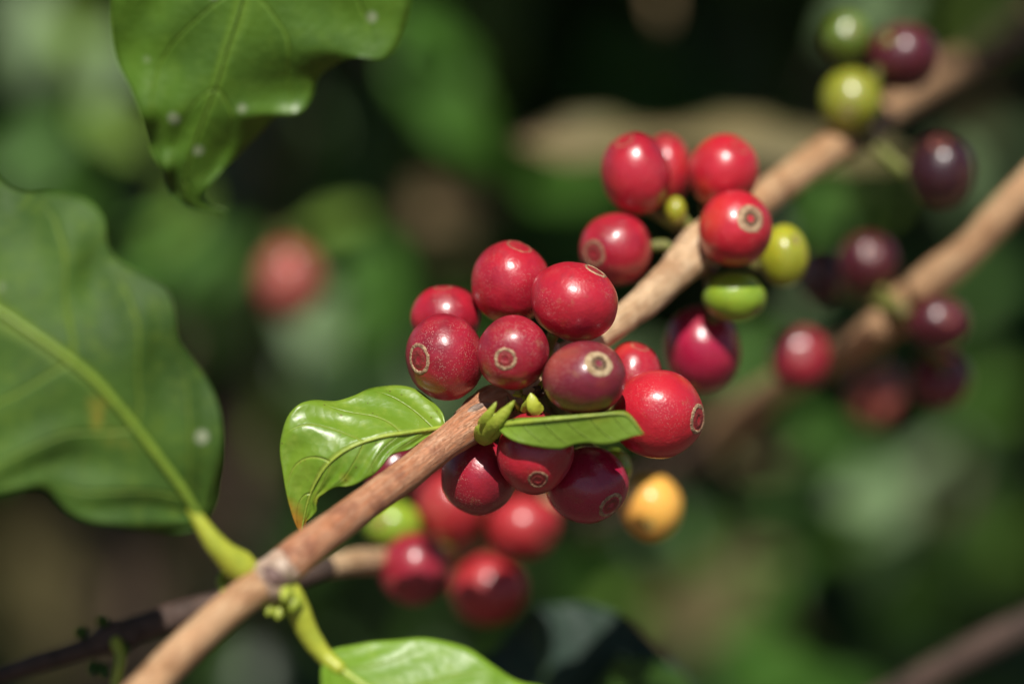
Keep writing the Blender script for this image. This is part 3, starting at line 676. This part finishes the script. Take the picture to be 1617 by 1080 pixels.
# sunlit patches seen in the background: pixel, radius px, distance, leaf kind, facing
def facing(kind):
    v = (-FW)
    return {'sun': SUN, 'mid': (SUN+v).normalized(), 'cam': (v*1.6+SUN*.4).normalized(), 'side': (SUN+RT*.9+v*.4).normalized(), 'graze': (v+RT*-.9 + UP*-.25).normalized()}[kind]
FL = [(45, 55, 55, .42, 'pale', 'mid'), (110, 45, 40, .50, 'bg2', 'cam'), (165, 130, 40, .42, 'pale', 'mid'), (190, 215, 48, .34, 'bg2', 'cam'),
      (235, 350, 60, .30, 'bg4', 'sun'), (225, 420, 60, .30, 'bg4', 'sun'), (120, 310, 40, .38, 'bg4', 'graze'),
      (500, 230, 42, .5, 'bg1', 'graze'), (522, 350, 52, .36, 'bg2', 'sun'), (550, 425, 52, .38, 'bg4', 'sun'), (610, 470, 50, .38, 'bg4', 'side'),
      (572, 555, 60, .40, 'pale', 'mid'), (690, 330, 22, .42, 'dry', 'graze'), (715, 425, 28, .42, 'olive', 'graze'),
      (705, 60, 45, .34, 'bg4', 'side'), (700, 150, 50, .34, 'bg4', 'cam'), (1045, 8, 40, .34, 'dry', 'side'),
      (1345, 15, 50, .36, 'pale', 'mid'), (1410, 10, 40, .36, 'pale', 'mid'),
      (1520, 200, 34, .45, 'olive', 'graze'), (1300, 320, 50, .26, 'bg4', 'side'), (1350, 350, 45, .26, 'bg1', 'graze'), (1230, 360, 30, .26, 'bg3', 'mid'), (1275, 480, 35, .30, 'pale', 'mid'),
      (1300, 680, 60, .34, 'bg4', 'side'), (1150, 690, 60, .32, 'olive', 'graze'), (1230, 720, 50, .34, 'olive', 'graze'),
      (1470, 715, 48, .45, 'pale', 'mid'), (1400, 770, 52, .42, 'pale', 'mid'), (1400, 850, 40, .44, 'pale', 'mid'),
      (1245, 800, 60, .36, 'bg4', 'side'), (1250, 870, 45, .36, 'bg1', 'graze'), (1060, 820, 50, .5, 'bg3', 'mid'), (1040, 880, 50, .5, 'bg1', 'graze'),
      (1110, 960, 50, .5, 'olive', 'graze'), (1190, 940, 40, .5, 'olive', 'graze'), (1430, 940, 60, .5, 'bg1', 'graze'),
      (900, 290, 45, .34, 'bg4', 'graze'), (350, 1035, 30, .3, 'bg1', 'graze'), 
      (330, 400, 40, .5, 'bg4', 'cam'), 
      (1180, 560, 36, .5, 'bg4', 'cam'), (1340, 720, 40, .5, 'bg4', 'cam'), (1100, 860, 40, .6, 'bg4', 'cam'), (1540, 640, 40, .8, 'bg4', 'cam'),
      (1330, 860, 36, .5, 'bg4', 'cam'), (940, 900, 30, .7, 'bg4', 'cam'), (1560, 440, 30, .7, 'bg4', 'cam'), (520, 620, 36, .5, 'bg3', 'mid'), (60, 230, 40, .5, 'bg4', 'cam'),
      (60, 900, 50, .9, 'olive', 'graze'), (90, 1030, 60, .9, 'olive', 'graze'), (280, 900, 50, 1.0, 'olive', 'graze')]
GAPS = []        # (point, radius m): places the sun reaches through the added canopy
SEEN = []        # (point, radius m): keep the line of sight free
def seg_dist(p, a, b):
    d = b-a; t = max(0, min(1, (p-a).dot(d)/d.length_squared)); return (p-(a+d*t)).length
def ray_clear(a, b, o, dr, r, half, tmax=3.0):
    """does a leaf (segment a-b, half width) stay off the ray o + t*dr (0.02<t<tmax) by r?"""
    for s in (a, a.lerp(b, .25), (a+b)/2, a.lerp(b, .75), b):
        t = (s-o).dot(dr)
        if .03 < t < tmax and (s-(o+dr*t)).length < r+half: return False
    return True
shr = []
for nm, px, lab in (('left', 150, 'shaded green coffee bush in the background behind the left-hand leaves'),
                    ('mid', 720, 'dappled green coffee bush in the background behind the sharp cluster'),
                    ('right', 1350, 'dark coffee bush in the background behind the right-hand branch')):
    base = P(px, 540, .55); base.z = 0
    t = empty('coffee_bush', base, lab, 'coffee bush', 'coffee bushes in the blurred background')
    shr.append((t, px))
def nearest(px): return min(shr, key=lambda q: abs(q[1]-px))[0]
def put_leaf(c, xdir, nrm, me, scale=1.0):
    """leaf with its centre at c"""
    Mx = mat_from(xdir, nrm); L = .1*scale
    o = bpy.data.objects.new('leaf', me); COL.objects.link(o)
    par = nearest(pix(c)[0]); o.parent = par
    loc = c - xdir.normalized()*L*.5 - par.location
    o.matrix_local = Matrix.Translation(loc) @ Mx @ Matrix.Scale(scale, 4)
    return o
random.seed(77)
for k in range(34):
    x, y, d = random.uniform(-20, 1640), random.uniform(-20, 1100), random.uniform(.42, 1.0)
    if x < 480 and y > 840: continue
    if 560 < x < 1250 and y < 380: continue
    FL.append((x, y, random.uniform(16, 30), d, random.choice(['bg4', 'bg4', 'bg2', 'bg1', 'bg2', 'pale']), random.choice(['cam', 'graze', 'sun', 'side'])))
FL = [(x, y, r*.8, d, kd, fc) for x, y, r, d, kd, fc in FL]
for x, y, r, d, kd, fc in FL: GAPS.append((P(x, y, d), PX(r, d)))
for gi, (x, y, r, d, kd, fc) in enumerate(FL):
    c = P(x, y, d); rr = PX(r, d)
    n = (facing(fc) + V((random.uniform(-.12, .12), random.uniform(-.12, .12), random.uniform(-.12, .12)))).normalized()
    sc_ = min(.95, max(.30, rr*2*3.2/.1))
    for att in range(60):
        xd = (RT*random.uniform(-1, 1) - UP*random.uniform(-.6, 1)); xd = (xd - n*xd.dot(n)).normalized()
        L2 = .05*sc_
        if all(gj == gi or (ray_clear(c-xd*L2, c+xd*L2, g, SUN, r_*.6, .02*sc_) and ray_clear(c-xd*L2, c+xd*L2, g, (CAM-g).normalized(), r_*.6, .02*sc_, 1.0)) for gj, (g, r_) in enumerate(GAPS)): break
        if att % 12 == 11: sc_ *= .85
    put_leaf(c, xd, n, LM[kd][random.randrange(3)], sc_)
# long dry leaf lying level behind the middle joint
dl = []
for x in (860, 960, 1060, 1180, 1300, 1400): GAPS.append((P(x, 225, .2), .008)); SEEN.append((P(x, 225, .2), .010))
GAPS.append((BB, .012)); SEEN.append((BB, .011))
dt = empty('dry_leaf', P(830, 215, .21), 'long tan dead leaf caught level behind the middle joint, out of focus', 'dead leaf')
hero_leaf(dt, pl([(812, 222, .21), (900, 222, .205), (1050, 212, .20), (1200, 214, .20), (1330, 235, .20), (1440, 250, .21)]),
    pl([(812, 222, .21), (880, 190, .21), (1000, 192, .21), (1180, 190, .21), (1330, 200, .21), (1440, 250, .21)]),
    pl([(812, 222, .21), (870, 252, .20), (1000, 240, .195), (1200, 250, .195), (1340, 272, .195), (1440, 250, .21)]),
    M['olive'], M['ring'], .0005, None, bull=.0008, nveins=8, wav=.002, seed=12, nu=30, nv=6)
# random shaded leaves of the shrubs
cnt = 0; tries = 0
while cnt < 250 and tries < 6000:
    tries += 1
    d = random.uniform(.34, 1.15)**1.0
    x = random.uniform(-350, 1970); y = random.uniform(-350, 1350)
    if x < 480 and y > 860 and random.random() < .8: continue
    if d < .55 and random.random() < .5: continue
    c = P(x, y, d)
    if c.z < .15: continue
    n = (V((random.uniform(-.6, .6), -.5, 1)) if random.random() < .6 else V((random.uniform(-1, 1), -1, random.uniform(-.2, .9)))).normalized()
    xd = V((random.uniform(-1, 1), random.uniform(-.8, .4), random.uniform(-.9, .1))); xd = (xd-n*xd.dot(n)).normalized()
    a, b = c-xd*.05, c+xd*.05; ok = True
    for g, r in GAPS:
        if not ray_clear(a, b, g, SUN, r, .024): ok = False; break
        dr = (CAM-g).normalized()
        if not ray_clear(a, b, g, dr, r+.004, .024, (CAM-g).length-FOCUS): ok = False; break
    if not ok: continue
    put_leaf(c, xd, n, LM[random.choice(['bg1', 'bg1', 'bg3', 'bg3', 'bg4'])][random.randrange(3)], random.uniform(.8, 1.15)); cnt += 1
# stems of the shrubs
for t, px in shr:
    for k in range(4):
        tx = px+random.uniform(-260, 260); dd = random.uniform(.62, 1.1)
        top = P(tx, random.uniform(-500, -200), dd); bs = t.location + V((random.uniform(-.06, .06), random.uniform(-.06, .06), 0))
        m1 = bs.lerp(top, .4)+V((random.uniform(-.05, .05), random.uniform(-.05, .05), 0))
        tube('stem', [(*bs, .008), (*m1, .006), (*top, .0035)], M['barkg'], t, 10, 24, .1, k)

def leaf_mass(name, spots, mat, seed):
    """many leaf-shaped solid blades in one mesh; spots: (centre, dir, normal, length, width)"""
    vs = []; fs = []; uv = []
    for c, xd, n, L, W in spots:
        xd = xd.normalized(); y = n.cross(xd).normalized(); n = xd.cross(y)
        k = len(vs)
        prof = ((0, 0), (.2, .36), (.45, .5), (.72, .36), (1, 0))
        for u, wv in prof:
            for s in (-1, 0, 1):
                p = c + xd*(u-.5)*L + y*s*wv*W + n*(abs(s)*.12*W - .35*L*u*u*.5)
                vs.append(p); uv.append((u, .5+.5*s))
        for i in range(4):
            for j in range(2): a = k+i*3+j; fs.append((a, a+1, a+4, a+3))
    return mesh_obj(name, vs, fs, mat, None, uv)
# far undergrowth: reads as one mass
random.seed(21)
sp = {0: [], 1: []}
for i in range(5200):
    d = random.uniform(1.15, 2.6)
    x = random.uniform(-700, 2300); y = random.uniform(-700, 1300)
    if x < 500 and y > 820 and random.random() < .85: continue
    c = P(x, y, d)
    if c.z < .05: continue
    n = V((random.uniform(-.7, .7), random.uniform(-1, .2), random.uniform(.1, 1))).normalized()
    xd = V((random.uniform(-1, 1), random.uniform(-1, 1), random.uniform(-1, .1)))
    xd = xd-n*xd.dot(n)
    sp[i % 2].append((c, xd, n, random.uniform(.09, .14), random.uniform(.035, .055)))
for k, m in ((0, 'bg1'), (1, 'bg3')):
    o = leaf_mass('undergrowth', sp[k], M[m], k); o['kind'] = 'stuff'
# upper foliage above the picture, added to shade the background, gaps left for sun
random.seed(33)
can = []
def shades_front(c, r):
    for i in range(1, 100):
        p = c - SUN*(i*.015)
        d = depth(p)
        if -.16 < d < .12:
            x, y = pix(p); m = r/(K*(FOCUS+d))
            if -60-m < x < 1680+m and -60-m < y < 1140+m: return True
    return False
tries = 0
while len(can) < 11000 and tries < 90000:
    tries += 1
    # a target in the background, then up along the sun
    d = random.uniform(.17, 3.6)
    q = P(random.uniform(-500, 2100), random.uniform(-500, 1500), d)
    topy = P(800, -420, max(d, .1)).z
    h = random.uniform(.16, .62) + (CAM.z - .02 - FW.z*0) - q.z
    if h < .1: continue
    c = q + SUN*(h/SUN.z)
    dd = depth(c)
    if dd > -.3:
        x, y = pix(c)
        if y > -420: continue
    if shades_front(c, .045): continue
    n = (SUN + V((random.uniform(-.5, .5), random.uniform(-.5, .5), random.uniform(-.5, .5)))).normalized()
    xd = V((random.uniform(-1, 1), random.uniform(-1, 1), random.uniform(-1, 1))); xd = (xd-n*xd.dot(n)).normalized()
    L = random.uniform(.07, .11); W = L*.42
    a, b = c-xd*L*.5, c+xd*L*.5
    if all(ray_clear(a, b, g, SUN, r*.8, W*.42) for g, r in GAPS): can.append((c, xd, n, L, W))
o = leaf_mass('shade_foliage', can, M['bg1'], 3); o['kind'] = 'stuff'; o['label'] = 'unseen leaves above the picture, added to shade the background'
print('leaves', cnt, 'canopy', len(can), tries)
for i in range(len(CH)):
    for j in range(i):
        dd = (CH[i][0]-CH[j][0]).length; s = CH[i][1]+CH[j][1]
        if dd < s*.93: print('overlap %.2f' % (dd/s), CH[i][2][:40], '|', CH[j][2][:40])
